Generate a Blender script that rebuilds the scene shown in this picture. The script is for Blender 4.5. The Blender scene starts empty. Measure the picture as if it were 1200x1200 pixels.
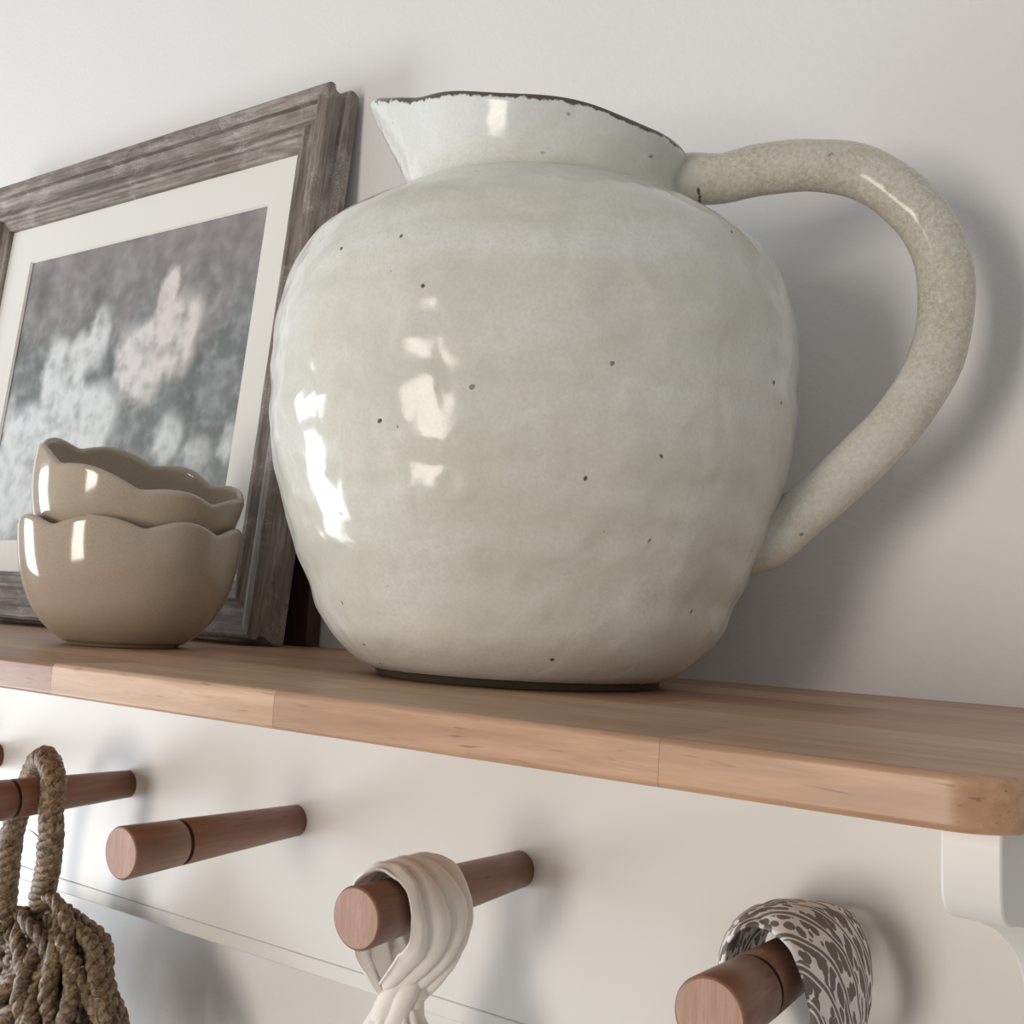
import bpy, bmesh, math, random
import numpy as np
from mathutils import Vector, Matrix, noise
random.seed(4)
SC = bpy.context.scene
COL = SC.collection

# ------------------------------------------------------------------ camera, world, lights
cam = bpy.data.objects.new('camera', bpy.data.cameras.new('camera'))
COL.objects.link(cam); SC.camera = cam
cam.data.sensor_width = 36.0
cam.data.lens = 1301.3 / 1200 * 36
cam.data.clip_start = 0.01
cam.matrix_world = Matrix(((0.815188, 0.008201, 0.579138, 0),
                           (0.576822, -0.101938, -0.810485, -0.52),
                           (0.052389, 0.994757, -0.087829, 0.03015), (0, 0, 0, 1)))
SC.view_settings.view_transform = 'Standard'
SC.view_settings.look = 'None'
SC.view_settings.gamma = 1
SC.view_settings.use_curve_mapping = False
SC.view_settings.exposure = 0.06
w = bpy.data.worlds.new('world'); SC.world = w; w.use_nodes = True
w.node_tree.nodes['Background'].inputs[0].default_value = (0.97, 0.98, 1.0, 1)
w.node_tree.nodes['Background'].inputs[1].default_value = 0.36

def area(name, loc, target, sx, sy, power, color):
    l = bpy.data.lights.new(name, 'AREA'); l.shape = 'RECTANGLE'; l.size = sx; l.size_y = sy
    l.energy = power; l.color = color
    o = bpy.data.objects.new(name, l); COL.objects.link(o)
    o.location = loc
    o.rotation_euler = (Vector(target) - Vector(loc)).to_track_quat('-Z', 'Y').to_euler()
    return o
J = Vector((-0.28, -0.12, 0.08))
area('side_window_light', J + 1.7 * Vector((-0.92, -0.37, -0.225)), J, 0.52, 1.0, 17, (0.86, 0.93, 1.0))
area('front_window_light', J + 2.4 * Vector((-0.13, -0.98, -0.09)), J, 0.5, 1.0, 25, (1.0, 0.91, 0.82))

# ------------------------------------------------------------------ helpers
def link(name, me, mat=None, parent=None, smooth=False):
    o = bpy.data.objects.new(name, me); COL.objects.link(o)
    if mat is not None:
        for m in (mat if isinstance(mat, (list, tuple)) else [mat]): me.materials.append(m)
    if parent is not None: o.parent = parent
    if smooth:
        for p in me.polygons: p.use_smooth = True
    return o
def mesh(name, V, F):
    me = bpy.data.meshes.new(name); me.from_pydata([tuple(v) for v in V], [], F); me.update(); return me
def from_bm(name, bm):
    bmesh.ops.recalc_face_normals(bm, faces=bm.faces)
    me = bpy.data.meshes.new(name); bm.to_mesh(me); bm.free(); return me
def fixn(me):
    bm = bmesh.new(); bm.from_mesh(me); bmesh.ops.recalc_face_normals(bm, faces=bm.faces); bm.to_mesh(me); bm.free()
def tag(o, label=None, cat=None, group=None, kind=None):
    for k, v in (('label', label), ('category', cat), ('group', group), ('kind', kind)):
        if v: o[k] = v
    return o
def thing(name, loc, label, cat, group=None, rot=(0, 0, 0)):
    o = bpy.data.objects.new(name, None); COL.objects.link(o); o.location = loc; o.rotation_euler = rot
    o.empty_display_size = 0.02
    return tag(o, label, cat, group)
def bm_box(x0, x1, y0, y1, z0, z1, bev=0, seg=1):
    bm = bmesh.new(); bmesh.ops.create_cube(bm, size=1)
    for v in bm.verts:
        v.co = Vector(((x0 + x1) / 2 + v.co.x * (x1 - x0), (y0 + y1) / 2 + v.co.y * (y1 - y0), (z0 + z1) / 2 + v.co.z * (z1 - z0)))
    if bev: bmesh.ops.bevel(bm, geom=bm.edges[:], offset=bev, segments=seg, profile=0.5, affect='EDGES')
    return bm
def spline(P, n):
    P = [Vector(p) for p in P]; out = []
    m = len(P) - 1
    for k in range(n):
        t = k / (n - 1) * m; i = min(int(t), m - 1); s = t - i
        a = P[max(i - 1, 0)]; b = P[i]; c = P[i + 1]; d = P[min(i + 2, m)]
        out.append(0.5 * ((2 * b) + (c - a) * s + (2 * a - 5 * b + 4 * c - d) * s * s + (3 * b - a - 3 * c + d) * s ** 3))
    return out
def frames(pts):
    T = [(pts[min(i + 1, len(pts) - 1)] - pts[max(i - 1, 0)]).normalized() for i in range(len(pts))]
    n = T[0].orthogonal().normalized(); out = []
    for t in T:
        n = (n - t * n.dot(t)).normalized(); out.append((t, n, t.cross(n)))
    return out
def tube(pts, rad, sides=8, V=None, F=None, cap=True):
    """append a tube to V, F; rad is a number or a function of (i/n)"""
    if V is None: V, F = [], []
    fr = frames(pts); n = len(pts); b = len(V)
    for i, p in enumerate(pts):
        t, a, c = fr[i]; r = rad(i / (n - 1)) if callable(rad) else rad
        for k in range(sides):
            ph = 2 * math.pi * k / sides
            V.append(p + a * math.cos(ph) * r + c * math.sin(ph) * r)
    for i in range(n - 1):
        for k in range(sides):
            k2 = (k + 1) % sides
            F.append((b + i * sides + k, b + i * sides + k2, b + (i + 1) * sides + k2, b + (i + 1) * sides + k))
    if cap:
        F.append(tuple(b + k for k in range(sides))[::-1]); F.append(tuple(b + (n - 1) * sides + k for k in range(sides)))
    return V, F
def sm(a, b, x):
    t = min(1, max(0, (x - a) / (b - a))); return t * t * (3 - 2 * t)
def fbm(p, o=4):
    return noise.fractal(p, 1.0, 2.0, o)

# ------------------------------------------------------------------ materials
class NT:
    def __init__(s, name):
        s.m = bpy.data.materials.new(name); s.m.use_nodes = True
        s.t = s.m.node_tree; s.n = s.t.nodes; s.l = s.t.links
        s.p = s.n['Principled BSDF']
    def node(s, ty, **kw):
        n = s.n.new(ty)
        for k, v in kw.items(): setattr(n, k, v)
        return n
    def link(s, a, b): s.l.new(a, b)
    def coord(s, kind='Object', scale=(1, 1, 1), rot=(0, 0, 0)):
        tc = s.node('ShaderNodeTexCoord'); mp = s.node('ShaderNodeMapping')
        mp.inputs['Scale'].default_value = scale; mp.inputs['Rotation'].default_value = rot
        s.link(tc.outputs[kind], mp.inputs[0]); return mp.outputs[0]
    def noise(s, v, scale, detail=4, rough=0.5, dist=0):
        n = s.node('ShaderNodeTexNoise'); n.inputs['Scale'].default_value = scale; n.inputs['Detail'].default_value = detail
        n.inputs['Roughness'].default_value = rough; n.inputs['Distortion'].default_value = dist
        s.link(v, n.inputs['Vector']); return n.outputs['Fac']
    def ramp(s, f, stops):
        r = s.node('ShaderNodeValToRGB'); e = r.color_ramp.elements
        while len(e) < len(stops): e.new(0.5)
        for k, (p, c) in enumerate(stops):
            e[k].position = p; e[k].color = (c[0], c[1], c[2], 1) if hasattr(c, '__len__') else (c, c, c, 1)
        s.link(f, r.inputs[0]); return r.outputs[0]
    def mix(s, fac, a, b, mode='MIX'):
        m = s.node('ShaderNodeMix', data_type='RGBA', blend_type=mode)
        for sock, v in ((m.inputs[0], fac), (m.inputs[6], a), (m.inputs[7], b)):
            if hasattr(v, 'is_linked') or hasattr(v, 'links'): s.link(v, sock)
            elif hasattr(v, '__len__'): sock.default_value = (v[0], v[1], v[2], 1)
            else: sock.default_value = v
        return m.outputs[2]
    def math(s, op, a, b=None):
        m = s.node('ShaderNodeMath', operation=op)
        for k, v in enumerate((a, b)):
            if v is None: continue
            if hasattr(v, 'links'): s.link(v, m.inputs[k])
            else: m.inputs[k].default_value = v
        return m.outputs[0]
    def bump(s, h, strength, dist, prev=None):
        b = s.node('ShaderNodeBump'); b.inputs['Strength'].default_value = strength; b.inputs['Distance'].default_value = dist
        s.link(h, b.inputs['Height'])
        if prev is not None: s.link(prev, b.inputs['Normal'])
        s.link(b.outputs[0], s.p.inputs['Normal']); return b.outputs[0]
    def base(s, c):
        if hasattr(c, 'links'): s.link(c, s.p.inputs['Base Color'])
        else: s.p.inputs['Base Color'].default_value = (*c, 1)
    def rough(s, r):
        if hasattr(r, 'links'): s.link(r, s.p.inputs['Roughness'])
        else: s.p.inputs['Roughness'].default_value = r

def paint(name, col, rough=0.6, bs=420, bd=0.0004, st=0.3):
    t = NT(name); v = t.coord()
    big = t.noise(v, 3, 3)
    t.base(t.mix(t.math('MULTIPLY', big, 0.25), col, tuple(c * 0.93 for c in col)))
    t.rough(rough); t.bump(t.noise(v, bs, 3, 0.6), st, bd); return t.m
M_WALL = paint('wall_paint', (0.77, 0.76, 0.745), 0.75, 260, 0.0006, 0.5)
M_RAIL = paint('white_satin_paint', (0.70, 0.69, 0.66), 0.4, 500, 0.0001, 0.15)
M_FLOOR = paint('floor_paint', (0.45, 0.38, 0.32), 0.6)

def wood(name, axis, lo, mid, hi, per_object=True, k=1.0, rough=0.42):
    t = NT(name)
    sc = [1, 1, 1]; sc[axis] = 0.07
    v = t.coord('Object', tuple(sc))
    oi = t.node('ShaderNodeObjectInfo')
    add = t.node('ShaderNodeVectorMath', operation='ADD'); t.link(v, add.inputs[0])
    cmb = t.node('ShaderNodeCombineXYZ')
    for i in range(3): t.link(t.math('MULTIPLY', oi.outputs['Random'], 7.0 + i), cmb.inputs[i])
    t.link(cmb.outputs[0], add.inputs[1]); v2 = add.outputs[0]
    g = t.noise(v2, 90 * k, 5, 0.6, 0.6)
    fine = t.noise(v2, 480 * k, 3, 0.7)
    pores = t.noise(v2, 900 * k, 2, 0.5)
    c = t.ramp(g, [(0.28, lo), (0.5, mid), (0.75, hi)])
    c = t.mix(t.ramp(fine, [(0.35, 0.5), (0.6, 0.0)]), c, tuple(x * 0.72 for x in mid))
    c = t.mix(t.ramp(pores, [(0.27, 0.6), (0.36, 0.0)]), c, tuple(x * 0.5 for x in lo))
    if per_object:
        hue = t.ramp(oi.outputs['Random'], [(0.0, (0.72, 0.56, 0.51)), (0.3, (1.0, 0.96, 0.9)), (0.5, (0.88, 0.72, 0.66)), (0.8, (1.05, 1.0, 0.98)), (1.0, (0.86, 0.78, 0.72))])
        c = t.mix(1.0, c, hue, 'MULTIPLY')
    t.base(c); t.rough(rough); t.bump(fine, 0.15, 0.0003); return t.m
M_STAVE = wood('shelf_wood', 0, (0.41, 0.262, 0.160), (0.57, 0.388, 0.245), (0.70, 0.502, 0.345), True, 1.0, 0.40)
M_PEG = wood('peg_wood', 1, (0.185, 0.095, 0.062), (0.255, 0.138, 0.092), (0.33, 0.19, 0.13), True, 1.0, 0.4)
M_ENDGRAIN = wood('end_grain_wood', 2, (0.36, 0.20, 0.145), (0.44, 0.265, 0.20), (0.52, 0.33, 0.26), False, 3.0, 0.6)
M_GROOVE = NT('groove_wood'); M_GROOVE.base((0.07, 0.03, 0.02)); M_GROOVE.rough(0.7); M_GROOVE = M_GROOVE.m
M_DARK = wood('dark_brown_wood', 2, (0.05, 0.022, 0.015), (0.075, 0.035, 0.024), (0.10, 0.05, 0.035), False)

def weathered(name, axis):
    t = NT(name); sc = [1, 1, 1]; sc[axis] = 0.10
    v = t.coord('Object', tuple(sc)); vv = t.coord('Object')
    g = t.noise(v, 110, 6, 0.65, 0.5); f = t.noise(v, 420, 4, 0.7); wash = t.noise(vv, 30, 5, 0.7, 0.4); sp = t.noise(vv, 900, 3, 0.8)
    c = t.ramp(g, [(0.25, (0.10, 0.08, 0.066)), (0.48, (0.235, 0.195, 0.168)), (0.70, (0.42, 0.37, 0.33))])
    c = t.mix(t.ramp(f, [(0.35, 0.6), (0.6, 0.0)]), c, (0.09, 0.07, 0.06))
    mk = t.math('MULTIPLY', t.ramp(wash, [(0.5, 0.0), (0.66, 1.0)]), t.ramp(sp, [(0.42, 0.0), (0.62, 0.75)]))
    c = t.mix(mk, c, (0.56, 0.53, 0.51))
    t.base(c); t.rough(0.6); t.bump(f, 0.5, 0.0006); return t.m
M_FRX = weathered('weathered_grey_wood_across', 0)
M_FRZ = weathered('weathered_grey_wood_upright', 2)

t = NT('mat_board'); v = t.coord()
t.base(t.mix(t.math('MULTIPLY', t.noise(v, 25, 3), 0.4), (0.78, 0.77, 0.725), (0.73, 0.715, 0.665))); t.rough(0.8); t.bump(t.noise(v, 1500, 2), 0.15, 0.0002); M_MAT = t.m
t = NT('printed_paper'); a = t.node('ShaderNodeVertexColor', layer_name='ink'); t.base(a.outputs[0]); t.rough(0.55); M_PRINT = t.m

# glazed jug: pale celadon white with a greener middle, specks and a bare dark rim
def glaze():
    t = NT('pale_crackle_glaze'); v = t.coord()
    big = t.noise(t.coord('Object', (1, 1, 2.4)), 9, 4, 0.6, 0.6); med = t.noise(v, 45, 5, 0.65, 0.3); fine = t.noise(v, 700, 3, 0.7)
    c = t.ramp(big, [(0.34, (0.60, 0.60, 0.515)), (0.48, (0.665, 0.66, 0.585)), (0.62, (0.74, 0.745, 0.705)), (0.8, (0.66, 0.70, 0.70))])
    c = t.mix(t.ramp(med, [(0.45, 0.0), (0.7, 0.30)]), c, (0.74, 0.70, 0.61))
    c = t.mix(t.ramp(fine, [(0.35, 0.32), (0.6, 0.0)]), c, (0.50, 0.50, 0.415))
    vo = t.node('ShaderNodeTexVoronoi'); vo.inputs['Scale'].default_value = 110
    dn = t.node('ShaderNodeVectorMath', operation='ADD'); t.link(v, dn.inputs[0])
    t.link(t.mix(0.06, v, t.ramp(t.noise(v, 200, 2), [(0, 0.0), (1, 0.05)]), 'ADD'), vo.inputs['Vector'])
    sel = t.ramp(vo.outputs['Color'], [(0.70, 0.0), (0.73, 1.0)])
    spots = t.math('MULTIPLY', t.ramp(vo.outputs['Distance'], [(0.07, 1.0), (0.12, 0.0)]), sel)
    c = t.mix(spots, c, (0.10, 0.085, 0.06))
    at = t.node('ShaderNodeVertexColor', layer_name='wear_shade')
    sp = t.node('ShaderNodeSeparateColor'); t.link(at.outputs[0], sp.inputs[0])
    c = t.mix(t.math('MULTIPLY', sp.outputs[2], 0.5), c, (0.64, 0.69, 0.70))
    sand = t.mix(t.ramp(t.noise(v, 520, 3, 0.8), [(0.38, 0.0), (0.62, 1.0)]), (0.40, 0.345, 0.255), (0.60, 0.57, 0.49))
    c = t.mix(t.math('MULTIPLY', sp.outputs[1], t.ramp(med, [(0.3, 0.95), (0.7, 0.5)])), c, sand)     # sandier, thinner glaze of the handle
    edge = t.math('ADD', sp.outputs[0], t.math('MULTIPLY', t.math('SUBTRACT', t.noise(v, 160, 4, 0.7), 0.5), 1.3))
    c = t.mix(t.ramp(edge, [(0.50, 0.0), (0.66, 0.95)]), c, (0.075, 0.058, 0.042))
    t.base(c); t.rough(0.14)
    t.p.inputs['Specular IOR Level'].default_value = 0.30
    b = t.bump(t.noise(v, 70, 1, 0.4, 0.5), 0.55, 0.0014)
    t.bump(fine, 0.08, 0.0002, b)
    return t.m
M_GLAZE = glaze()

t = NT('beige_glaze'); v = t.coord()
c = t.mix(t.ramp(t.noise(v, 1100, 3, 0.8), [(0.35, 0.5), (0.55, 0.0)]), (0.46, 0.385, 0.295), (0.33, 0.27, 0.20))
c = t.mix(t.ramp(t.noise(v, 14, 3), [(0.45, 0.0), (0.8, 0.5)]), c, (0.45, 0.34, 0.27))
t.base(c); t.rough(0.12); t.p.inputs['Coat Weight'].default_value = 0.25; t.p.inputs['Coat Roughness'].default_value = 0.05
t.bump(t.noise(v, 55, 2), 0.15, 0.001); M_BOWL = t.m

t = NT('seagrass'); v = t.coord(); 
c = t.ramp(t.noise(v, 260, 4, 0.6, 1.0), [(0.32, (0.030, 0.018, 0.011)), (0.47, (0.14, 0.092, 0.055)), (0.62, (0.28, 0.205, 0.132)), (0.80, (0.46, 0.36, 0.25))])
at = t.node('ShaderNodeVertexColor', layer_name='tone'); c = t.mix(0.75, c, at.outputs[0], 'MULTIPLY')
t.base(c); t.rough(0.5); t.bump(t.noise(t.coord('Object', (1, 1, 0.5)), 1500, 3, 0.6), 0.5, 0.0005); M_GRASS = t.m

t = NT('cream_muslin'); v = t.coord('UV')
wv = t.node('ShaderNodeTexWave'); wv.inputs['Scale'].default_value = 420; wv.inputs['Distortion'].default_value = 2; t.link(v, wv.inputs['Vector'])
wv2 = t.node('ShaderNodeTexWave', bands_direction='Y'); wv2.inputs['Scale'].default_value = 420; wv2.inputs['Distortion'].default_value = 2; t.link(v, wv2.inputs['Vector'])
t.base((0.82, 0.78, 0.715)); t.rough(0.9); t.p.inputs['Sheen Weight'].default_value = 0.2
t.bump(t.math('ADD', wv.outputs['Fac'], wv2.outputs['Fac']), 0.25, 0.0002); M_CREAM = t.m

def floral():
    t = NT('grey_floral_cotton'); uv = t.coord('UV')
    nz = t.node('ShaderNodeTexNoise'); nz.inputs['Scale'].default_value = 60; nz.inputs['Detail'].default_value = 1; t.link(uv, nz.inputs['Vector'])
    sub = t.node('ShaderNodeVectorMath', operation='SUBTRACT'); t.link(nz.outputs['Color'], sub.inputs[0]); sub.inputs[1].default_value = (0.5, 0.5, 0.5)
    scl = t.node('ShaderNodeVectorMath', operation='SCALE'); t.link(sub.outputs[0], scl.inputs[0]); scl.inputs['Scale'].default_value = 0.006
    add = t.node('ShaderNodeVectorMath', operation='ADD'); t.link(uv, add.inputs[0]); t.link(scl.outputs[0], add.inputs[1])
    masks = []
    for rot, sc, off in ((0.6, (160, 270, 1), 0), (-0.7, (145, 255, 1), 3.3)):
        mp = t.node('ShaderNodeMapping'); mp.inputs['Rotation'].default_value = (0, 0, rot); mp.inputs['Scale'].default_value = sc; mp.inputs['Location'].default_value = (off, off, 0)
        t.link(add.outputs[0], mp.inputs[0])
        vo = t.node('ShaderNodeTexVoronoi'); vo.inputs['Scale'].default_value = 1; vo.inputs['Randomness'].default_value = 0.75; t.link(mp.outputs[0], vo.inputs['Vector'])
        masks.append(t.ramp(vo.outputs['Distance'], [(0.47, 1.0), (0.50, 0.0)]))
    w1 = t.node('ShaderNodeTexWave'); w1.inputs['Scale'].default_value = 28; w1.inputs['Distortion'].default_value = 6; w1.inputs['Detail'].default_value = 1; w1.inputs['Detail Scale'].default_value = 0.7
    mp = t.node('ShaderNodeMapping'); mp.inputs['Rotation'].default_value = (0, 0, 1.0); t.link(uv, mp.inputs[0]); t.link(mp.outputs[0], w1.inputs['Vector'])
    vine = t.ramp(w1.outputs['Fac'], [(0.93, 0.0), (0.97, 1.0)])
    halo = t.ramp(w1.outputs['Fac'], [(0.78, 1.0), (0.84, 0.0)])
    leaf = t.math('MULTIPLY', t.math('MAXIMUM', masks[0], masks[1]), halo)
    m = t.math('MAXIMUM', leaf, vine)
    dots = t.ramp(t.noise(uv, 2600, 1), [(0.5, 0.0), (0.62, 0.35)])
    ink = t.mix(dots, (0.165, 0.145, 0.135), (0.36, 0.34, 0.325))
    t.base(t.mix(m, (0.78, 0.765, 0.75), ink)); t.rough(0.85)
    t.bump(t.noise(uv, 1800, 2), 0.25, 0.0003); return t.m
M_FLORAL = floral()

# ------------------------------------------------------------------ setting
wb = bm_box(-3.2, 2.2, 0.0, 0.10, -1.4, 1.5)
tag(link('wall_back', from_bm('wall_back', wb), M_WALL), 'plain off-white painted wall behind the shelf', None, None, 'structure')
fb = bm_box(-3.2, 2.2, -3.2, 0.10, -1.46, -1.4)
tag(link('floor', from_bm('floor', fb), M_FLOOR), 'floor of the room far below the shelf', None, None, 'structure')

# ------------------------------------------------------------------ peg shelf: staves, rail board, bead, brackets, pegs
D_, H_ = 0.2652, 0.0126
XR, XL = -0.0475, -1.22
shelf = thing('peg_shelf', (-0.6, 0, 0), 'long wall shelf with oiled wooden top, white rail board and wooden pegs', 'shelf')
def sobj(name, me, mat, smooth=False):
    o = link(name, me, mat, shelf, smooth); o.matrix_parent_inverse = Matrix.Translation((0.6, 0, 0))
    if name in ('stave', 'bracket'):
        w_ = o.modifiers.new('normals', 'WEIGHTED_NORMAL'); w_.keep_sharp = True; w_.weight = 100
    return o
rows = 6; wr = D_ / rows
def outline_stave(x0, x1, y0, y1, front, right, back):
    """outline of one stave; the front right end stave has the rounded shelf corner"""
    pts = []
    R = 0.016
    if right and front:
        pts = [(x0, y1), (x1, y1)]
        for k in range(9):
            a = -k / 8 * math.pi / 2
            pts.append((x1 - R + R * math.cos(a), y0 + R + R * math.sin(a)))
        pts.append((x0, y0))
    else:
        pts = [(x0, y1), (x1, y1), (x1, y0), (x0, y0)]
    bm = bmesh.new()
    vs = [bm.verts.new((x, y, 0)) for x, y in pts]; f = bm.faces.new(vs)
    r = bmesh.ops.extrude_face_region(bm, geom=[f])
    for g in r['geom']:
        if isinstance(g, bmesh.types.BMVert): g.co.z = -H_
    bmesh.ops.recalc_face_normals(bm, faces=bm.faces)
    big = []; small = []
    for e in bm.edges:
        a, b = e.verts
        horiz = abs(a.co.z - b.co.z) < 1e-6
        mx = (a.co + b.co) / 2
        if horiz and front and mx.y < y0 + R * 1.02 and not (abs(mx.x - x0) < 1e-6) and not (abs(a.co.y - b.co.y) > 1e-6 and not right) \
                and not (abs(mx.x - x1) < 1e-6 and not right): big.append(e)
        elif horiz and right and abs(mx.x - x1) < 1e-6: big.append(e)
    if big: bmesh.ops.bevel(bm, geom=big, offset=0.0018, segments=4, profile=0.5, affect='EDGES', clamp_overlap=True)
    else: bmesh.ops.bevel(bm, geom=[e for e in bm.edges if abs(e.verts[0].co.z - e.verts[1].co.z) < 1e-6], offset=0.00006, segments=1, profile=0.5, affect='EDGES')
    me = from_bm('stave', bm)
    for p in me.polygons: p.use_smooth = True
    me.set_sharp_from_angle(angle=math.radians(40)); return me
for r in range(rows):
    y0 = -D_ + r * wr; y1 = y0 + wr
    if r == 0: cuts = [XR, -0.1326, -0.2733, -0.3990, -0.548, -0.69, -0.83, -0.98, -1.10, XL]
    else:
        cuts = [XR]; x = XR - random.uniform(0.06, 0.16)
        while x > XL + 0.06: cuts.append(x); x -= random.uniform(0.15, 0.24)
        cuts.append(XL)
    for a, b in zip(cuts[:-1], cuts[1:]):
        sobj('stave', outline_stave(b + 0.00005, a - (0.00005 if a != XR else 0), y0 + (0.00003 if r else 0), y1 - 0.00003, r == 0, a == XR, r == rows - 1), M_STAVE)

TB = 0.0338                                     # face of the rail board
def extr_x(prof, x0, x1, name):                 # prof: list of (y, z)
    bm = bmesh.new()
    vs = [bm.verts.new((x0, y, z)) for y, z in prof]; f = bm.faces.new(vs)
    r = bmesh.ops.extrude_face_region(bm, geom=[f])
    for g in r['geom']:
        if isinstance(g, bmesh.types.BMVert): g.co.x = x1
    return from_bm(name, bm)
zb = -H_
sobj('rail_board', extr_x([(-0.001, zb - 0.0001), (-TB, zb - 0.0001), (-TB, -0.1776), (-TB + 0.0009, -0.1780), (-TB + 0.0009, -0.1785), (-0.001, -0.1785)], XL + 0.02, -0.054, 'rail_board'), M_RAIL)
sobj('lower_bead', extr_x([(-0.001, -0.1786), (-TB + 0.0005, -0.1786), (-TB, -0.1790), (-TB, -0.1872), (-TB + 0.0012, -0.1884), (-0.001, -0.1884)], XL + 0.02, -0.054, 'lower_bead'), M_RAIL)
# bracket: nose under the shelf front, concave sweep back to the rail
pr = [(-0.0345, zb - 0.0002), (-0.2490, zb - 0.0002), (-0.2497, -0.016), (-0.2490, -0.027), (-0.2465, -0.0322), (-0.2405, -0.0356), (-0.2330, -0.0372),
      (-0.2210, -0.0398), (-0.2075, -0.0440), (-0.1945, -0.0478), (-0.1841, -0.0520), (-0.1740, -0.0565), (-0.1645, -0.0618), (-0.1570, -0.0680),
      (-0.1516, -0.0745), (-0.142, -0.090), (-0.130, -0.106), (-0.112, -0.122), (-0.090, -0.135), (-0.072, -0.146), (-0.062, -0.160), (-0.056, -0.174), (-0.0345, -0.177)]
def smooth_prof(P, n=4):
    out = []
    for i in range(len(P)):
        if 2 <= i < len(P) - 2:
            a, b, c, d = (Vector((*P[j], 0)) for j in (i - 1, i, i + 1, min(i + 2, len(P) - 1)))
            for k in range(n):
                u = k / n; q = 0.5 * ((2 * b) + (c - a) * u + (2 * a - 5 * b + 4 * c - d) * u * u + (3 * b - a - 3 * c + d) * u ** 3); out.append((q.x, q.y))
        else: out.append(P[i])
    return out
pr = smooth_prof(pr)
for x0 in (-0.0680, -1.16):
    bm = bmesh.new(); vs = [bm.verts.new((x0, y, z)) for y, z in pr]; f = bm.faces.new(vs)
    r = bmesh.ops.extrude_face_region(bm, geom=[f])
    for g in r['geom']:
        if isinstance(g, bmesh.types.BMVert): g.co.x = x0 + 0.0135
    bmesh.ops.recalc_face_normals(bm, faces=bm.faces)
    bmesh.ops.bevel(bm, geom=[e for e in bm.edges if abs(e.verts[0].co.x - e.verts[1].co.x) < 1e-6 and not (e.verts[0].co.z > zb - 0.001 and e.verts[1].co.z > zb - 0.001)], offset=0.0009, segments=3, profile=0.5, affect='EDGES')
    me = from_bm('bracket', bm)
    for p in me.polygons: p.use_smooth = True
    me.set_sharp_from_angle(angle=math.radians(50)); sobj('bracket', me, M_RAIL)
# pegs: tapered dowels, one turned groove, end-grain tip
def peg_mesh():
    L = 0.123; r0, r1 = 0.0092, 0.0136; gl = 0.0866
    R = lambda s: r0 + (r1 - r0) * s / L
    st = [(0, R(0)), (0.03, R(0.03)), (0.06, R(0.06)), (gl - 0.0016, R(gl)), (gl - 0.0011, R(gl) - 0.0003), (gl - 0.0009, R(gl) - 0.0013), (gl + 0.0009, R(gl) - 0.0013), (gl + 0.0011, R(gl) - 0.0003), (gl + 0.0016, R(gl)), (0.105, R(0.105)), (L - 0.0012, R(L)), (L - 0.0004, R(L) - 0.0004), (L, R(L) - 0.0012)]
    V = []; F = []; mi = []; n = 48
    for s, r in st:
        for k in range(n):
            a = 2 * math.pi * k / n; V.append((r * math.cos(a), -s, r * math.sin(a)))
    for i in range(len(st) - 1):
        for k in range(n):
            F.append((i * n + k, i * n + (k + 1) % n, (i + 1) * n + (k + 1) % n, (i + 1) * n + k)); mi.append(1 if i in (4, 5, 6) else 0)
    F.append(tuple(range(n))); mi.append(0); b = (len(st) - 1) * n
    F.append(tuple(b + k for k in range(n))); mi.append(2)
    me = mesh('peg', V, F); fixn(me)
    for p, m in zip(me.polygons, mi): p.material_index = m; p.use_smooth = m == 0 and len(p.vertices) == 4
    return me
pm = peg_mesh()
for m in (M_PEG, M_GROOVE, M_ENDGRAIN): pm.materials.append(m)
PX = [-0.6597 + 0.1645 * i for i in range(-3, 4)]
for i, x in enumerate(PX):
    o = bpy.data.objects.new('peg', pm); COL.objects.link(o); o.parent = shelf
    o.matrix_parent_inverse = Matrix.Translation((0.6, 0, 0))
    o.location = (x, -TB + 0.0005, -0.1027); o.rotation_euler = (0.0152, (i * 2.1) % 6.28, 0) if False else (0.0152, 0, 0)

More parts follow.
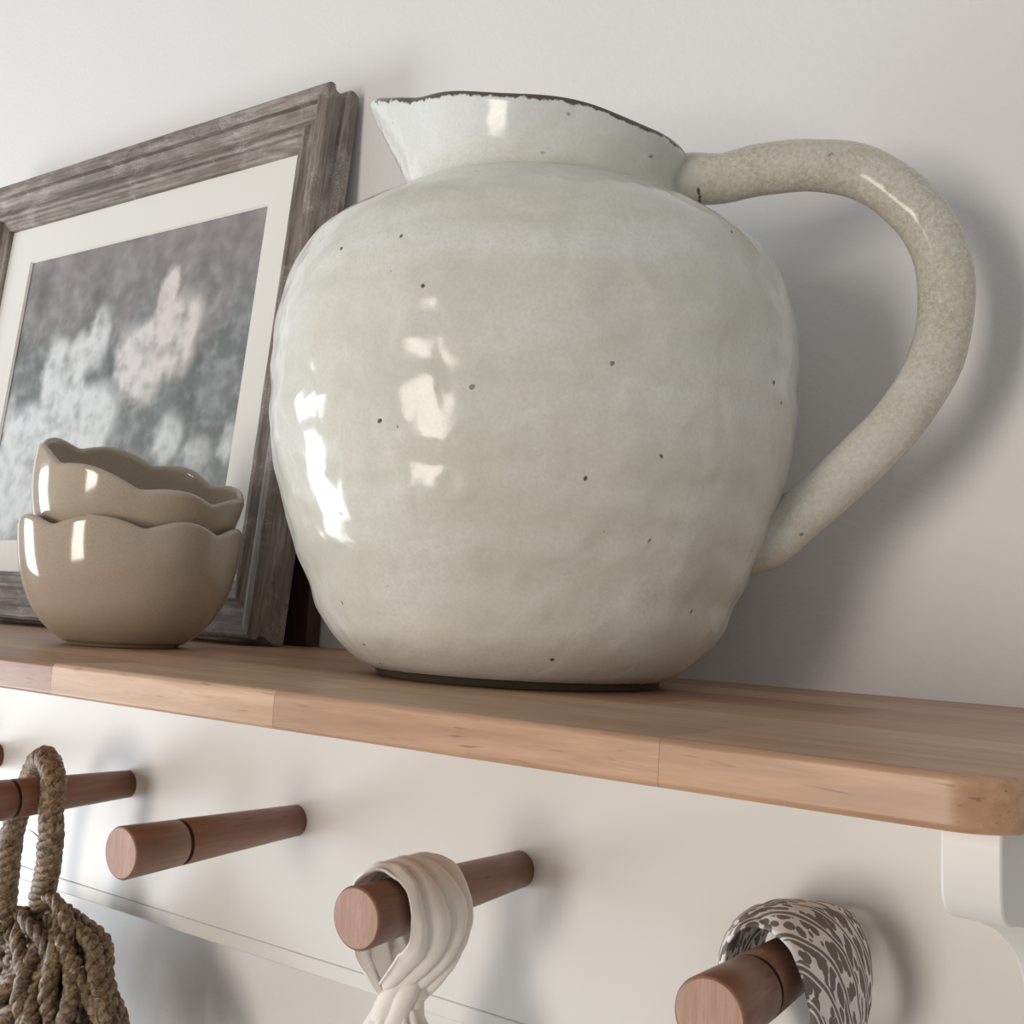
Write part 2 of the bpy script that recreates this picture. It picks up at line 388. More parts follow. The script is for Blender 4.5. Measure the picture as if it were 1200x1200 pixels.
# ------------------------------------------------------------------ jug
JX, JY = -0.2794, -0.1185
prof_r = [0.064, 0.0829, 0.0922, 0.1007, 0.1068, 0.1115, 0.1137, 0.1146, 0.1141, 0.1096, 0.0994, 0.0715]
HB = 0.2033
def body_r(z):
    t = max(0, min(1, z / HB)) * 11; i = min(int(t), 10); s = t - i; P = prof_r
    a = P[max(i - 1, 0)] if i else 2 * P[0] - P[1]; b = P[i]; c = P[i + 1]; d = P[min(i + 2, 11)] if i < 10 else 2 * P[11] - P[10] - 0.012
    return 0.5 * (2 * b + (c - a) * s + (2 * a - 5 * b + 4 * c - d) * s * s + (3 * b - a - 3 * c + d) * s ** 3)
jug = thing('jug', (JX, JY, 0.0001), 'large round pale glazed jug with a looped handle, standing on the wooden shelf', 'jug')
def jug_mesh():
    N = 320; rowsj = []          # each: (kind, z, r, t)
    rowsj += [('f', 0.0, 0.02), ('f', 0.0, 0.050), ('f', 0.0, 0.0600), ('f', 0.0004, 0.0612), ('f', 0.0026, 0.0620), ('f', 0.0032, 0.0640)]
    nb = 150
    for k in range(nb + 1):
        z = 0.0038 + (HB - 0.0038) * k / nb
        r = body_r(z)
        r = r - 0.0025 * math.exp(-(z - 0.0038) / 0.002)
        rowsj.append(('b', z, r))
    neck = [(0.2052, 0.0668), (0.2066, 0.0636), (0.2085, 0.0618), (0.2115, 0.0610), (0.216, 0.0608), (0.221, 0.0613), (0.226, 0.0624), (0.231, 0.0637), (0.2350, 0.0648), (0.2372, 0.0652), (0.2385, 0.0648), (0.2391, 0.0636), (0.2388, 0.0622), (0.2375, 0.0612), (0.2345, 0.0604), (0.228, 0.0592), (0.22, 0.0580), (0.21, 0.0575)]
    for z, r in neck: rowsj.append(('n', z, r))
    rowsj += [('i', 0.205, 0.060), ('i', 0.19, 0.085), ('i', 0.16, 0.103), ('i', 0.12, 0.107), ('i', 0.07, 0.100), ('i', 0.03, 0.084), ('i', 0.012, 0.060), ('i', 0.010, 0.01)]
    V = []; W = []
    sa = math.radians(200)
    for ri, (kd, z, r) in enumerate(rowsj):
        for k in range(N):
            a = 2 * math.pi * k / N; ca, sa_ = math.cos(a), math.sin(a)
            x = r * ca; y = r * sa_; zz = z; wr_ = 1.0 if kd == 'f' else 0.0; cool = 0.0  # bare foot painted dark, standing in for the shadow under the jug
            if kd in 'bn':
                p = Vector((x, y, z))
                am = sm(0.0, 0.03, z) * (1 if kd == 'b' else 0.4)
                d = 0.0007 * noise.noise(p * 26) + 0.0005 * noise.noise(Vector((ca * 3, sa_ * 3, z * 95))) + 0.0003 * noise.noise(p * 95)
                # throwing ridges rising round the wall
                d += 0.00022 * math.sin(z * 330 + a * 0.9 + 2.2 * noise.noise(Vector((ca, sa_, z * 9))))
                d -= 0.0005 * sm(0.25, 0.6, noise.noise(p * 48 + Vector((3, 1, 7))))
                d *= am
                x += d * ca; y += d * sa_
            if kd == 'n':
                t = sm(0.2065, 0.238, z)
                inner = ri > 6 + nb + 12
                da = (a - sa + math.pi) % (2 * math.pi) - math.pi
                g = math.exp(-(da / 0.46) ** 2); g2 = math.exp(-(da / 0.62) ** 2)
                zz = z + t * (-0.1409 * 0.0653 * ca) + t ** 1.4 * 0.017 * g2 + t * 0.0007 * math.sin(7 * a + 1)
                sh = 0.0215 * g * t ** 1.3 - 0.0016 * (math.exp(-((abs(da) - 0.75) / 0.25) ** 2)) * t
                bl_ = sm(0.0, 0.5, g)
                x += sh * (math.cos(sa) * bl_ + ca * (1 - bl_))
                y += sh * (math.sin(sa) * bl_ + sa_ * (1 - bl_))
                wr_ = sm(0.2335, 0.2392, z) * (1.0 if not inner else 0.5) * (1 - 0.75 * math.exp(-(da / 0.3) ** 2))
                wr_ = max(wr_, 0.62 * math.exp(-((da - 0.28) / 0.1) ** 2) * sm(0.233, 0.238, z))
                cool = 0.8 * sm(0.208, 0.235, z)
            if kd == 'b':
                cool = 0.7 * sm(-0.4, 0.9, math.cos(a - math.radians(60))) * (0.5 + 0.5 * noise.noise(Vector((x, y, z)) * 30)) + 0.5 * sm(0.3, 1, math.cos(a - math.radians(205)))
            x += 0.0049 * z
            V.append((x, y, zz)); W.append((wr_, 0, min(1, cool), 1))
    F = []
    for i in range(len(rowsj) - 1):
        for k in range(N):
            F.append((i * N + k, i * N + (k + 1) % N, (i + 1) * N + (k + 1) % N, (i + 1) * N + k))
    F.append(tuple(range(N))[::-1]); b = (len(rowsj) - 1) * N; F.append(tuple(b + k for k in range(N)))
    me = mesh('jug_body', V, F)
    ca_ = me.color_attributes.new('wear_shade', 'FLOAT_COLOR', 'POINT')
    ca_.data.foreach_set('color', np.array(W, dtype=np.float32).ravel())
    fixn(me); return me
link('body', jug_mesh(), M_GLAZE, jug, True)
az = math.radians(20); dx, dy = math.cos(az), math.sin(az)
hp = [(0.0535, 0.2175), (0.0669, 0.2217), (0.081, 0.2217), (0.099, 0.2244), (0.1201, 0.2250), (0.141, 0.2195), (0.1581, 0.2058), (0.1684, 0.1891), (0.1726, 0.1693), (0.1707, 0.148), (0.1645, 0.1304), (0.1534, 0.1128), (0.1372, 0.0949), (0.1207, 0.0787), (0.1065, 0.0655), (0.0950, 0.0610), (0.078, 0.0590)]
def handle_mesh():
    pts = spline([(r * dx, r * dy, z) for r, z in hp], 130); fr = frames(pts); S = 32; V = []; W = []; F = []
    for i, p in enumerate(pts):
        u = i / 129; tt, a, b = fr[i]
        # root the frame in the handle plane
        nrm = Vector((-dy, dx, 0)); out = tt.cross(nrm).normalized()
        rr = 0.0103 + 0.0030 * math.exp(-(u / 0.055) ** 2) + 0.0014 * math.exp(-((u - 0.35) / 0.2) ** 2) * 0.3 + 0.0026 * math.exp(-((1 - u) / 0.09) ** 2)
        for k in range(S):
            ph = 2 * math.pi * k / S
            q = rr * (1 + 0.05 * math.cos(2 * ph)) - 0.0006 * math.exp(-((ph - 4.2) / 0.35) ** 2) * sm(0.45, 0.7, u)
            d = 0.0005 * noise.noise(p * 60 + Vector((math.cos(ph), math.sin(ph), 0)) * 0.7)
            V.append(p + (out * math.cos(ph) + nrm * math.sin(ph)) * (q + d))
            rot = 0.85 * math.exp(-((u - 0.905) / 0.02) ** 2) * sm(-0.1, 0.9, math.cos(ph - 2.6)) + 0.7 * math.exp(-((u - 0.085) / 0.012) ** 2) * sm(0.4, 1, math.cos(ph - 3.4))
            W.append((rot, 0.95 * sm(0.02, 0.12, u) * (1 - 0.45 * sm(0.5, 0.75, u)), 0.25 * sm(0.55, 0.8, u), 1))
    for i in range(129):
        for k in range(S): F.append((i * S + k, i * S + (k + 1) % S, (i + 1) * S + (k + 1) % S, (i + 1) * S + k))
    F.append(tuple(range(S))); F.append(tuple(129 * S + k for k in range(S)))
    me = mesh('jug_handle', V, F); c = me.color_attributes.new('wear_shade', 'FLOAT_COLOR', 'POINT')
    c.data.foreach_set('color', np.array(W, dtype=np.float32).ravel()); fixn(me); return me
link('handle', handle_mesh(), M_GLAZE, jug, True)

# ------------------------------------------------------------------ framed print leaning on the wall
LEAN = 0.093
fr_ = thing('picture_frame', (-0.5143, -0.0645, 0.0027), 'weathered grey wooden frame with a print of pale blossoms, leaning behind the bowls', 'picture frame', None, (-LEAN, 0, 0))
xo1, xo0, so0, so1 = 0.0025, -0.4249, 0.0, 0.3690
prof = [(0.012, -0.028), (0.0022, -0.028), (0.0012, -0.0268), (0.0004, -0.0235), (0.0, -0.0205), (0.0006, -0.0178), (0.0022, -0.0160), (0.0042, -0.0145), (0.0046, -0.0120), (0.0040, -0.0085), (0.0026, -0.0062), (0.0020, -0.0038), (0.0026, -0.0012), (0.0044, 0.0), (0.0085, 0.0002), (0.0110, -0.0006), (0.0122, -0.0022),
        (0.0126, -0.0058), (0.0142, -0.0070), (0.0175, -0.0088), (0.0210, -0.0092), (0.0240, -0.0082), (0.0265, -0.0066), (0.0285, -0.0064), (0.0300, -0.0076), (0.0306, -0.0102), (0.0325, -0.0112), (0.0345, -0.0112), (0.0355, -0.0125), (0.0370, -0.0126), (0.0382, -0.0140), (0.0385, -0.0180), (0.0355, -0.0185), (0.0355, -0.024)]
def frame_rail(side):
    V = []; n = len(prof); cuts = 24
    for j in range(cuts + 1):
        u = j / cuts
        for w_, o in prof:
            wbm = w_
            if side in ('top', 'bottom'):
                s = so1 - w_ if side == 'top' else so0 + wbm
                x = (xo0 + w_) * (1 - u) + (xo1 - w_) * u
            else:
                x = xo1 - w_ if side == 'right' else xo0 + w_
                s = (so0 + wbm) * (1 - u) + (so1 - w_) * u
            o2 = o + 0.0004 * noise.noise(Vector((x * 60, s * 60, w_ * 300)))
            V.append((x, -o2, s))
    F = []
    for j in range(cuts):
        for k in range(n): F.append((j * n + k, j * n + (k + 1) % n, (j + 1) * n + (k + 1) % n, (j + 1) * n + k))
    F.append(tuple(range(n))); F.append(tuple(cuts * n + k for k in range(n)))
    me = mesh('frame_rail', V, F); fixn(me); return me
for sd in ('top', 'bottom', 'right', 'left'):
    link('frame_rail', frame_rail(sd), M_FRX if sd in ('top', 'bottom') else M_FRZ, fr_)
px0, px1, ps0, ps1 = -0.3505, -0.0636, 0.0640, 0.2985
def mat_mesh():
    ox0, ox1, os0, os1 = xo0 + 0.0365, xo1 - 0.0365, so0 + 0.0365, so1 - 0.0365
    yf, yb_ = 0.0170, 0.0188; b = 0.0012
    V = []; 
    for x0, x1, s0, s1, y in ((ox0, ox1, os0, os1, yf), (px0 - b, px1 + b, ps0 - b, ps1 + b, yf), (px0, px1, ps0, ps1, yb_), (ox0, ox1, os0, os1, yb_)):
        V += [(x0, y, s0), (x1, y, s0), (x1, y, s1), (x0, y, s1)]
    F = []
    for a in range(3):
        for k in range(4): F.append((a * 4 + k, a * 4 + (k + 1) % 4, (a + 1) * 4 + (k + 1) % 4, (a + 1) * 4 + k))
    for k in range(4): F.append((12 + k, 12 + (k + 1) % 4, (k + 1) % 4, k))
    me = mesh('mount', V, F); fixn(me); return me
link('mount', mat_mesh(), M_MAT, fr_)
link('back_panel', from_bm('back_panel', bm_box(xo0 + 0.013, xo1 - 0.013, 0.0205, 0.0260, 0.012, so1 - 0.013)), M_DARK, fr_)
def print_mesh():
    nx, ns = 260, 212; V = []; C_ = []
    # blossoms: (distance from right edge of the frame, height, rx, rs, brightness, pinkness)
    bl = [(0.164, 0.212, .020, .024, .85, .7), (0.190, 0.200, .020, .024, .95, .5), (0.172, 0.185, .018, .02, .75, .6), (0.138, 0.226, .019, .018, .85, .8), (0.137, 0.206, .014, .022, .8, .8), (0.160, 0.246, .010, .020, .75, .9),
          (0.155, 0.256, .006, .010, .5, .9), (0.239, 0.222, .013, .022, .8, .2), (0.262, 0.200, .013, .024, .85, .2), (0.288, 0.196, .016, .026, .95, .15), (0.264, 0.172, .020, .018, .85, .1), (0.228, 0.158, .026, .024, 1.1, .1),
          (0.316, 0.150, .022, .022, 1.0, .0), (0.278, 0.148, .030, .020, 1.1, .0), (0.330, 0.120, .024, .030, .95, .0), (0.285, 0.112, .034, .030, 1.1, .0), (0.238, 0.120, .030, .024, .9, .1), (0.135, 0.137, .014, .016, .7, .1),
          (0.100, 0.125, .012, .012, .45, .2), (0.071, 0.131, .007, .014, .55, .2), (0.330, 0.085, .030, .022, .8, .0), (0.26, 0.085, .03, .02, .7, .1), (0.18, 0.10, .03, .014, .5, .2), (0.345, 0.165, .008, .018, .6, .1)]
    for j in range(ns + 1):
        for i in range(nx + 1):
            u = i / nx; v = j / ns
            x = px0 - 0.002 + (px1 - px0 + 0.004) * u; s = ps0 - 0.002 + (ps1 - ps0 + 0.004) * v
            V.append((x, 0.0192, s))
            p = Vector((x * 38, s * 38, 0)); n1 = fbm(p, 5); n2 = fbm(p * 2.6 + Vector((9, 3, 1)), 4); n3 = fbm(p * 0.6 + Vector((4, 8, 2)), 3)
            wx = x + 0.0035 * n1 + 0.0025 * n2; ws = s + 0.0035 * fbm(p + Vector((7, 7, 7)), 5) + 0.002 * n2
            warm = sm(0.19, 0.29, s + 0.06 * n3) * 0.9
            base = Vector((0.165, 0.182, 0.180)).lerp(Vector((0.25, 0.225, 0.222)), warm)
            base = base * (1 + 0.35 * n1 + 0.12 * n2)
            # leafy flicks
            lf = sm(-0.3, 0.9, n2 + 0.4 * n1) * sm(0.32, 0.20, s) * 0.42
            base = base.lerp(Vector((0.40, 0.43, 0.42)), lf)
            f = 0; pk = 0
            for rx, rs_, ax, as_, br, pi_ in bl:
                d = ((wx + rx) / ax) ** 2 + ((ws - rs_) / as_) ** 2
                g = br * sm(1.45, 0.70, math.sqrt(d))
                if g > 0: pk += g * pi_; f += g
            if f > 0:
                pk /= f; k = min(1, f * 1.15) * (0.88 + 0.30 * n2 + 0.45 * min(0.15, fbm(p * 1.6 + Vector((1, 5, 9)), 3)))
                k = max(0, min(1, k))
                base = base.lerp(Vector((0.71, 0.76, 0.77)).lerp(Vector((0.72, 0.63, 0.60)), pk), k)
            base = base.lerp(Vector((0.55, 0.58, 0.58)), 0.04 + 0.26 * sm(0.17, 0.07, s) * sm(-0.2, -0.33, x))
            C_.append((max(0, base.x), max(0, base.y), max(0, base.z), 1))
    F = []; q = nx + 1
    for j in range(ns):
        for i in range(nx): F.append((j * q + i, j * q + i + 1, (j + 1) * q + i + 1, (j + 1) * q + i))
    me = mesh('print', V, F); c = me.color_attributes.new('ink', 'FLOAT_COLOR', 'POINT')
    c.data.foreach_set('color', np.array(C_, dtype=np.float32).ravel()); return me
link('print', print_mesh(), M_PRINT, fr_)

bo = link('dark_panel', from_bm('dark_panel', bm_box(-0.035, 0.035, -0.006, 0.006, 0, 0.10, 0.0008, 2)), M_DARK)  # dark slab standing in for the dark strip between frame and jug
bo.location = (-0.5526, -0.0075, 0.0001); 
tag(bo, 'dark brown panel filling the dark strip between frame and wall', 'board')

# ------------------------------------------------------------------ scalloped bowls
BR = [0.0300, 0.0415, 0.0488, 0.0533, 0.0560, 0.0574, 0.0580]; BH = 0.0625
def bowl_r(t):
    t = max(0, min(1, t)) * 6; i = min(int(t), 5); s = t - i
    a = BR[max(i - 1, 0)] if i else 0.018; b = BR[i]; c = BR[i + 1]; d = BR[min(i + 2, 6)]
    return 0.5 * (2 * b + (c - a) * s + (2 * a - 5 * b + 4 * c - d) * s * s + (3 * b - a - 3 * c + d) * s ** 3)
def bowl_mesh(phase, amp):
    N = 288; R = []; th = 0.0034
    R += [(0.0, 0.012, 0), (0.0, 0.0275, 0), (0.0006, 0.0290, 0), (0.0022, 0.0296, 0)]
    for k in range(41):
        t = 0.03 + 0.97 * k / 40; R.append((BH * t, bowl_r(t) - 0.0008 * math.exp(-k / 2), t))
    R += [(BH + 0.0011, 0.0574, 1), (BH + 0.0016, 0.0563, 1), (BH + 0.0011, 0.0552, 1)]
    for k in range(30):
        t = 1 - (k / 29) * 0.90; R.append((BH * t, max(0.012, bowl_r(t) - th - 0.0005 * k / 29), t))
    R.append((BH * 0.075, 0.010, 0)); V = []; F = []
    for z, r, t in R:
        wgt = sm(0.35, 1.0, t)
        for k in range(N):
            a = 2 * math.pi * k / N
            s = math.sqrt(math.sin(4 * (a - phase) + 0.12 * math.sin(3 * a)) ** 2 + 0.03) - 0.05; lob = s - 0.62
            zz = z + amp * lob * t ** 3; rr = r + 0.0012 * lob * wgt + 0.0003 * noise.noise(Vector((math.cos(a) * 2, math.sin(a) * 2, z * 40)))
            V.append((rr * math.cos(a), rr * math.sin(a), zz))
    for i in range(len(R) - 1):
        for k in range(N): F.append((i * N + k, i * N + (k + 1) % N, (i + 1) * N + (k + 1) % N, (i + 1) * N + k))
    F.append(tuple(range(N))[::-1]); b = (len(R) - 1) * N; F.append(tuple(b + k for k in range(N)))
    me = mesh('bowl', V, F); fixn(me); return me
b1 = link('bowl', bowl_mesh(math.radians(-31.5), 0.0059), M_BOWL, None, True); b1.location = (-0.5192, -0.1474, 0.0001)
tag(b1, 'lower of the two scalloped beige glazed bowls, standing level on the shelf', 'bowl', 'scalloped beige bowls')
b2 = link('bowl', bowl_mesh(math.radians(-38), 0.0054), M_BOWL, None, True)
b2.scale = (0.962,) * 3
nz = (Vector((0, 0, 1)) + 0.24 * Vector((0.812, -0.584, 0)) + 0.20 * Vector((0.584, 0.812, 0))).normalized()
rimc = Vector((-0.5150, -0.1458, 0.0938))
b2.location = rimc - nz * BH * 0.962
b2.rotation_euler = Vector((0, 0, 1)).rotation_difference(nz).to_euler()
tag(b2, 'upper scalloped beige glazed bowl, tipped to one side inside the lower bowl', 'bowl', 'scalloped beige bowls')

# ------------------------------------------------------------------ cloths looped round the pegs
def loft_cloth(name, A, B, mat, parent, axis_x, bulge, pleats, amp, uvscale=1.0, thick=0.0012, roll=0.0):
    nu, nv = 150, 64
    a = spline(A, nu); b = spline(B, nu); V = []; UV = []
    ln = 0; prev = None
    for i in range(nu):
        u = i / (nu - 1); m = (a[i] + b[i]) / 2
        if prev is not None: ln += (m - prev).length
        prev = m
        ax = Vector((axis_x, m.y, -0.1045)); 
        wd = (b[i] - a[i]).length
        for j in range(nv):
            s = j / (nv - 1); p = a[i].lerp(b[i], s)
            o = Vector((p.x - axis_x, 0, p.z + 0.1045)); d = o.normalized() if o.length > 1e-5 else Vector((0, 0, 1))
            env = math.sin(math.pi * min(1, max(0, s))) ** 0.6
            ph = s * pleats + 0.55 * math.sin(u * 5.2 + 0.7) * s + 0.25 * math.sin(u * 11 + 4 * s)
            f = abs(math.sin(math.pi * ph)) ** 0.6
            p = p + d * (bulge * env + amp * (f - 0.5) * min(1, 6 * s + 0.3, 6 * (1 - s) + 0.3) + 0.0005 * noise.noise(p * 160))
            V.append(p); UV.append((ln * uvscale, s * max(wd, 0.02) * uvscale))
    F = [(i * nv + j, i * nv + j + 1, (i + 1) * nv + j + 1, (i + 1) * nv + j) for i in range(nu - 1) for j in range(nv - 1)]
    me = mesh(name, V, F); uv = me.uv_layers.new(name='UVMap')
    for l in me.loops: uv.data[l.index].uv = UV[l.vertex_index]
    o = link(name, me, mat, parent, True)
    md = o.modifiers.new('thickness', 'SOLIDIFY'); md.thickness = thick; md.offset = 1
    return o
def tail_mesh(top, mid, bot, rt, rm, rb, folds, amp, flat=(1, 0.6), seed=0, n=60):
    pts = spline([top, mid, bot], n); V = []; UV = []; S = 120
    for i, p in enumerate(pts):
        u = i / (n - 1); r = rt + (rm - rt) * sm(0, 0.5, u) + (rb - rm) * sm(0.5, 1, u)
        for k in range(S):
            a = 2 * math.pi * k / S
            q = r * (1 + amp * (abs(math.sin(folds * a / 2 + 0.8 * u + 0.5 * noise.noise(Vector((math.cos(a), math.sin(a), u * 2 + seed))))) ** 0.7 - 0.5))
            V.append(p + Vector((q * math.cos(a) * flat[0], q * math.sin(a) * flat[1], 0))); UV.append((k / S * 0.12, u * (pts[0] - pts[-1]).length))
    F = [(i * S + k, i * S + (k + 1) % S, (i + 1) * S + (k + 1) % S, (i + 1) * S + k) for i in range(n - 1) for k in range(S)]
    F.append(tuple(range(S))); F.append(tuple((n - 1) * S + k for k in range(S)))
    me = mesh('tail', V, F); uv = me.uv_layers.new(name='UVMap')
    for l in me.loops: uv.data[l.index].uv = UV[l.vertex_index]
    fixn(me); return me
SFL = [(-0.3474, -0.116, -0.1524), (-0.3530, -0.127, -0.1352), (-0.3500, -0.1389, -0.1165), (-0.3490, -0.141, -0.0989), (-0.3390, -0.1440, -0.0886), (-0.3306, -0.1390, -0.0872), (-0.3194, -0.1386, -0.0924), (-0.3147, -0.1391, -0.103), (-0.3196, -0.1336, -0.1174), (-0.3320, -0.128, -0.1295), (-0.3460, -0.121, -0.1430)]
SBL = [(-0.3454, -0.100, -0.1579), (-0.3340, -0.096, -0.1400), (-0.3395, -0.102, -0.1190), (-0.3460, -0.1065, -0.0960), (-0.3367, -0.1032, -0.0872), (-0.3265, -0.0975, -0.0878), (-0.3135, -0.1015, -0.0960), (-0.3095, -0.1010, -0.1097), (-0.3149, -0.100, -0.1267), (-0.3248, -0.100, -0.1423), (-0.3381, -0.100, -0.1562)]
sc = thing('scarf', (-0.3307, -0.12, -0.0895), 'plain cream muslin scarf knotted round the second peg from the right', 'scarf')
def under(o, par):
    o.parent = par; o.matrix_parent_inverse = Matrix.Translation(-Vector(par.location)); return o
under(loft_cloth('loop', SFL, SBL, M_CREAM, None, -0.3307, 0.0014, 4.0, 0.0030), sc)
under(link('knot', tail_mesh(Vector((-0.336, -0.108, -0.138)), Vector((-0.3420, -0.109, -0.150)), Vector((-0.3430, -0.110, -0.1600)), 0.005, 0.0105, 0.0120, 5, 0.22, (1, 0.9), 3), M_CREAM, None, True), sc)
under(link('tail', tail_mesh(Vector((-0.3430, -0.110, -0.1540)), Vector((-0.3400, -0.112, -0.185)), Vector((-0.337, -0.112, -0.240)), 0.0105, 0.0220, 0.0300, 13, 0.30, (1, 0.75), 5), M_CREAM, None, True), sc)

LFL = [(-0.1689, -0.104, -0.1505), (-0.1781, -0.105, -0.1344), (-0.1853, -0.1032, -0.1144), (-0.1850, -0.1032, -0.099), (-0.1780, -0.1080, -0.0882), (-0.1720, -0.1030, -0.0862), (-0.1633, -0.1070, -0.0862), (-0.1545, -0.1120, -0.0905), (-0.1487, -0.1150, -0.0992), (-0.1440, -0.1180, -0.1110), (-0.1512, -0.112, -0.1333)]
LBL = [(-0.1675, -0.080, -0.1564), (-0.1820, -0.060, -0.1450), (-0.1920, -0.050, -0.1220), (-0.1890, -0.0480, -0.1020), (-0.1785, -0.045, -0.0925), (-0.1665, -0.045, -0.0905), (-0.1530, -0.047, -0.0890), (-0.1450, -0.051, -0.1020), (-0.1425, -0.057, -0.1160), (-0.1440, -0.066, -0.1296), (-0.1530, -0.078, -0.1489)]
fs = thing('patterned_scarf', (-0.1661, -0.09, -0.0885), 'grey leaf-patterned cotton scarf looped on the peg nearest the bracket', 'scarf')
under(loft_cloth('loop', LFL, LBL, M_FLORAL, None, -0.1661, 0.0066, 1.7, 0.0020), fs)
under(link('tail', tail_mesh(Vector((-0.160, -0.095, -0.138)), Vector((-0.159, -0.095, -0.165)), Vector((-0.158, -0.095, -0.230)), 0.009, 0.016, 0.024, 9, 0.30, (1, 0.75), 8), M_FLORAL, None, True), fs)

# ------------------------------------------------------------------ seagrass basket hanging on a peg
def rope(path, R, n_str=3, pitch=0.024, sides=7, res=0.0022, jit=0.0, ph0=0.0, taper=None):
    L = sum((Vector(path[i + 1]) - Vector(path[i])).length for i in range(len(path) - 1))
    pts = spline(path, max(8, int(L / res))); fr = frames(pts); V = []; F = []; T = []
    sr = R * (0.56 if n_str == 3 else 0.50); off = R - sr
    for q in range(n_str):
        strand = []; d = 0
        for i, p in enumerate(pts):
            if i: d += (p - pts[i - 1]).length
            u = i / (len(pts) - 1); k = taper(u) if taper else 1
            a = ph0 + 2 * math.pi * (q / n_str + d / pitch); t_, n_, b_ = fr[i]
            wob = 1 + jit * noise.noise(p * 300 + Vector((q * 5, 0, 0)))
            strand.append(p + (n_ * math.cos(a) + b_ * math.sin(a)) * off * k * wob)
        b = len(V); tube(strand, (lambda u: sr * (taper(u) if taper else 1) * (1 + jit * 0.7 * noise.noise(Vector((u * L * 260, q * 3, ph0))))), sides, V, F)
        tone = random.uniform(0.75, 1.25); g = (tone, tone * random.uniform(0.94, 1.02), tone * random.uniform(0.85, 1.0), 1)
        T += [g] * (len(V) - b)
    me = mesh('rope', V, F); c = me.color_attributes.new('tone', 'FLOAT_COLOR', 'POINT'); c.data.foreach_set('color', np.array(T, dtype=np.float32).ravel())
    fixn(me); return me
bk = thing('seagrass_basket', (-0.69, -0.086, -0.09), 'braided brown seagrass basket hanging by its rope handle from a peg at the left', 'basket')
HNL = [(-0.7130, -0.080, -0.1980), (-0.7125, -0.085, -0.1734), (-0.7104, -0.086, -0.1504), (-0.7147, -0.086, -0.1314), (-0.7100, -0.086, -0.1100), (-0.6960, -0.086, -0.0880), (-0.6790, -0.086, -0.0795), (-0.6600, -0.086, -0.0815), (-0.6440, -0.086, -0.0925), (-0.6430, -0.0865, -0.1090), (-0.6620, -0.088, -0.1300), (-0.6647, -0.088, -0.1483), (-0.6637, -0.089, -0.1695), (-0.6580, -0.090, -0.1900)]
HNL = [(-0.7108, -0.085, -0.1960), (-0.7125, -0.085, -0.1734), (-0.7104, -0.086, -0.1504), (-0.7080, -0.086, -0.1314), (-0.7010, -0.086, -0.1114), (-0.6900, -0.086, -0.0930), (-0.6740, -0.092, -0.0830), (-0.6580, -0.097, -0.0820), (-0.6420, -0.102, -0.0915), (-0.6378, -0.105, -0.1075), (-0.6400, -0.102, -0.1266), (-0.6480, -0.097, -0.1483), (-0.6610, -0.091, -0.1695), (-0.6600, -0.090, -0.1900)]
under(link('handle', rope(HNL, 0.0080, 4, 0.024, 8, 0.0016, 0.25), M_GRASS, None, True), bk)
right_e = [(-0.6500, -0.090, -0.1760), (-0.6171, -0.090, -0.1886), (-0.5927, -0.09, -0.206), (-0.5750, -0.09, -0.2280), (-0.5600, -0.09, -0.2560), (-0.552, -0.09, -0.285)]
left_e = [(-0.6600, -0.090, -0.1850), (-0.6700, -0.09, -0.2080), (-0.6880, -0.09, -0.2300), (-0.7080, -0.09, -0.2500), (-0.7300, -0.09, -0.2750), (-0.742, -0.09, -0.300)]
nB = 12
for layer in (0, 1):
    for k in range(nB):
        a = (k + 0.5 * layer) / (nB - 1); a = min(1, a); pts = []
        for q in range(6):
            r_, l_ = Vector(right_e[q]), Vector(left_e[q]); p = r_.lerp(l_, a)
            fan = q / 5
            p.y += -0.026 * math.sin(math.pi * a) * sm(0, 0.5, fan) * (1 if layer == 0 else 0.3) + 0.010 * layer
            p.x += 0.0050 * math.sin(q * 2.1 + k * 1.7); p.y += 0.004 * math.sin(q * 1.7 + k * 2.9); pts.append(p)
        under(link('braid', rope(pts, 0.0060, 3, 0.023, 6, 0.0024, 0.3, k * 1.3, lambda u: 0.7 + 0.35 * sm(0, 0.3, u)), M_GRASS, None, True), bk)
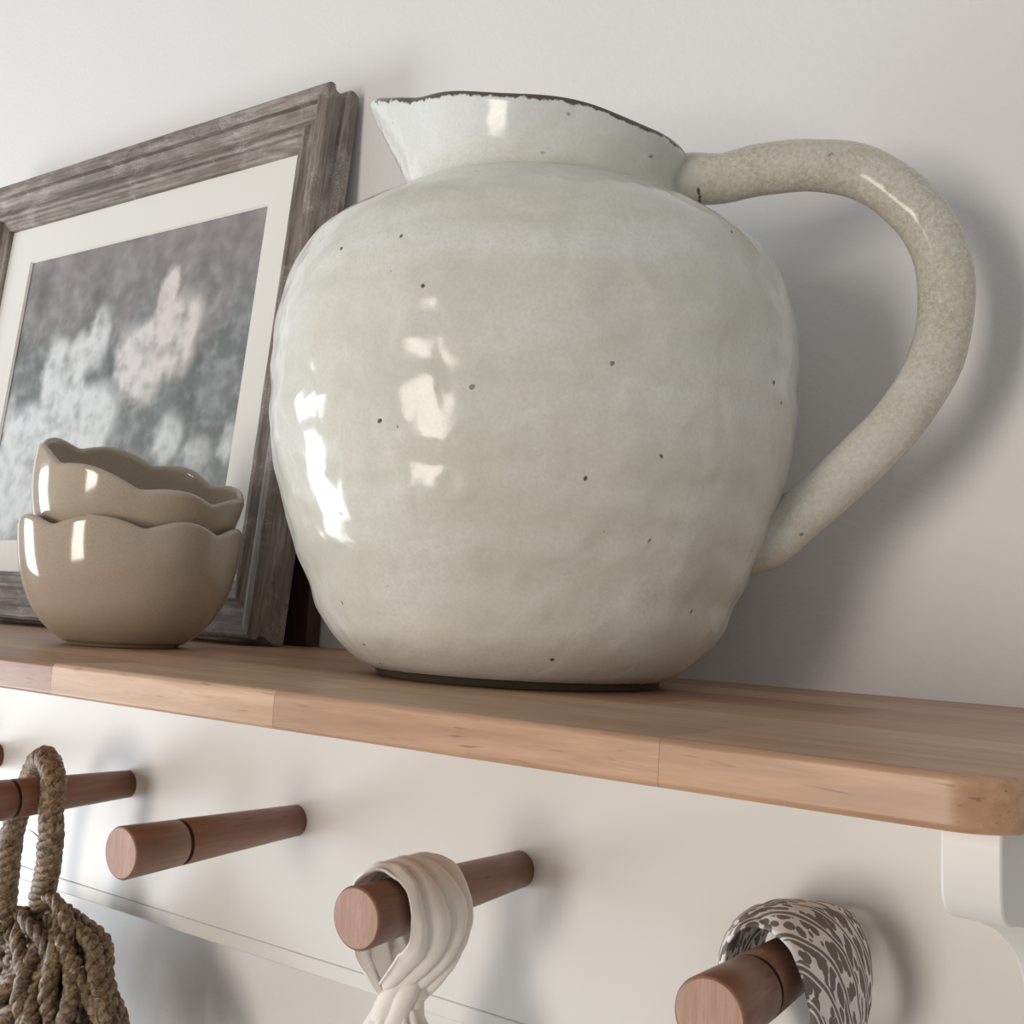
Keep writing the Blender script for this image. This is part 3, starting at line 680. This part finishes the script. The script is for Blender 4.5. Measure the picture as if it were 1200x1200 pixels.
# the far side of the basket, seen past the near leg of the handle
for k in range(13):
    a = k / 12
    p0 = Vector((-0.7110, -0.083 + 0.006 * math.sin(k), -0.188 - 0.001 * k)); 
    p2 = Vector((-0.655 - 0.13 * a, -0.050 + 0.01 * math.sin(k * 2), -0.250 - 0.03 * math.sin(math.pi * a)))
    p1 = p0.lerp(p2, 0.45) + Vector((0.010 * (0.5 - a), 0.006, 0.006))
    under(link('braid', rope([p0, p1, p2], 0.0048, 3, 0.020, 6, 0.0026, 0.3, k), M_GRASS, None, True), bk)
for k in range(4):
    z = -0.196 - 0.011 * k
    under(link('braid', rope([(-0.655 + 0.004 * k, -0.066, z - 0.004), (-0.685, -0.058, z - 0.001), (-0.715, -0.060, z), (-0.755, -0.066, z - 0.006)], 0.0050, 3, 0.018, 6, 0.0026, 0.3, k * 2), M_GRASS, None, True), bk)
# binding that joins handle to body
for k, pt in enumerate([[(-0.668, -0.098, -0.178), (-0.655, -0.104, -0.181), (-0.640, -0.101, -0.190), (-0.630, -0.100, -0.207), (-0.628, -0.105, -0.222)],
                        [(-0.670, -0.098, -0.186), (-0.660, -0.106, -0.192), (-0.649, -0.108, -0.205), (-0.640, -0.110, -0.222)],
                        [(-0.652, -0.094, -0.166), (-0.640, -0.094, -0.168), (-0.628, -0.092, -0.182), (-0.622, -0.096, -0.200)]]):
    under(link('binding', rope(pt, 0.0052, 3, 0.022, 6, 0.002, 0.3, k, lambda u: 0.75 + 0.25 * math.sin(math.pi * u)), M_GRASS, None, True), bk)
# loose fibre ends
V, F = [], []
for p, d in [((-0.6560, -0.099, -0.130), (-0.014, -0.002, 0.004)), ((-0.600, -0.1, -0.197), (0.008, -0.004, 0.002)), ((-0.575, -0.1, -0.225), (0.004, -0.002, 0.008)), ((-0.634, -0.099, -0.172), (0.004, -0.002, 0.007)), ((-0.585, -0.1, -0.212), (0.009, 0, 0.001))]:
    p = Vector(p); d = Vector(d); tube([p, p + d * 0.5 + Vector((0, 0, 0.0008)), p + d], lambda u: 0.0005 * (1.1 - u), 5, V, F)
me = mesh('loose_fibres', V, F); c = me.color_attributes.new('tone', 'FLOAT_COLOR', 'POINT'); c.data.foreach_set('color', np.ones(len(V) * 4, dtype=np.float32))
lf = under(link('loose_fibres', me, M_GRASS, None, True), bk); lf['kind'] = 'stuff'
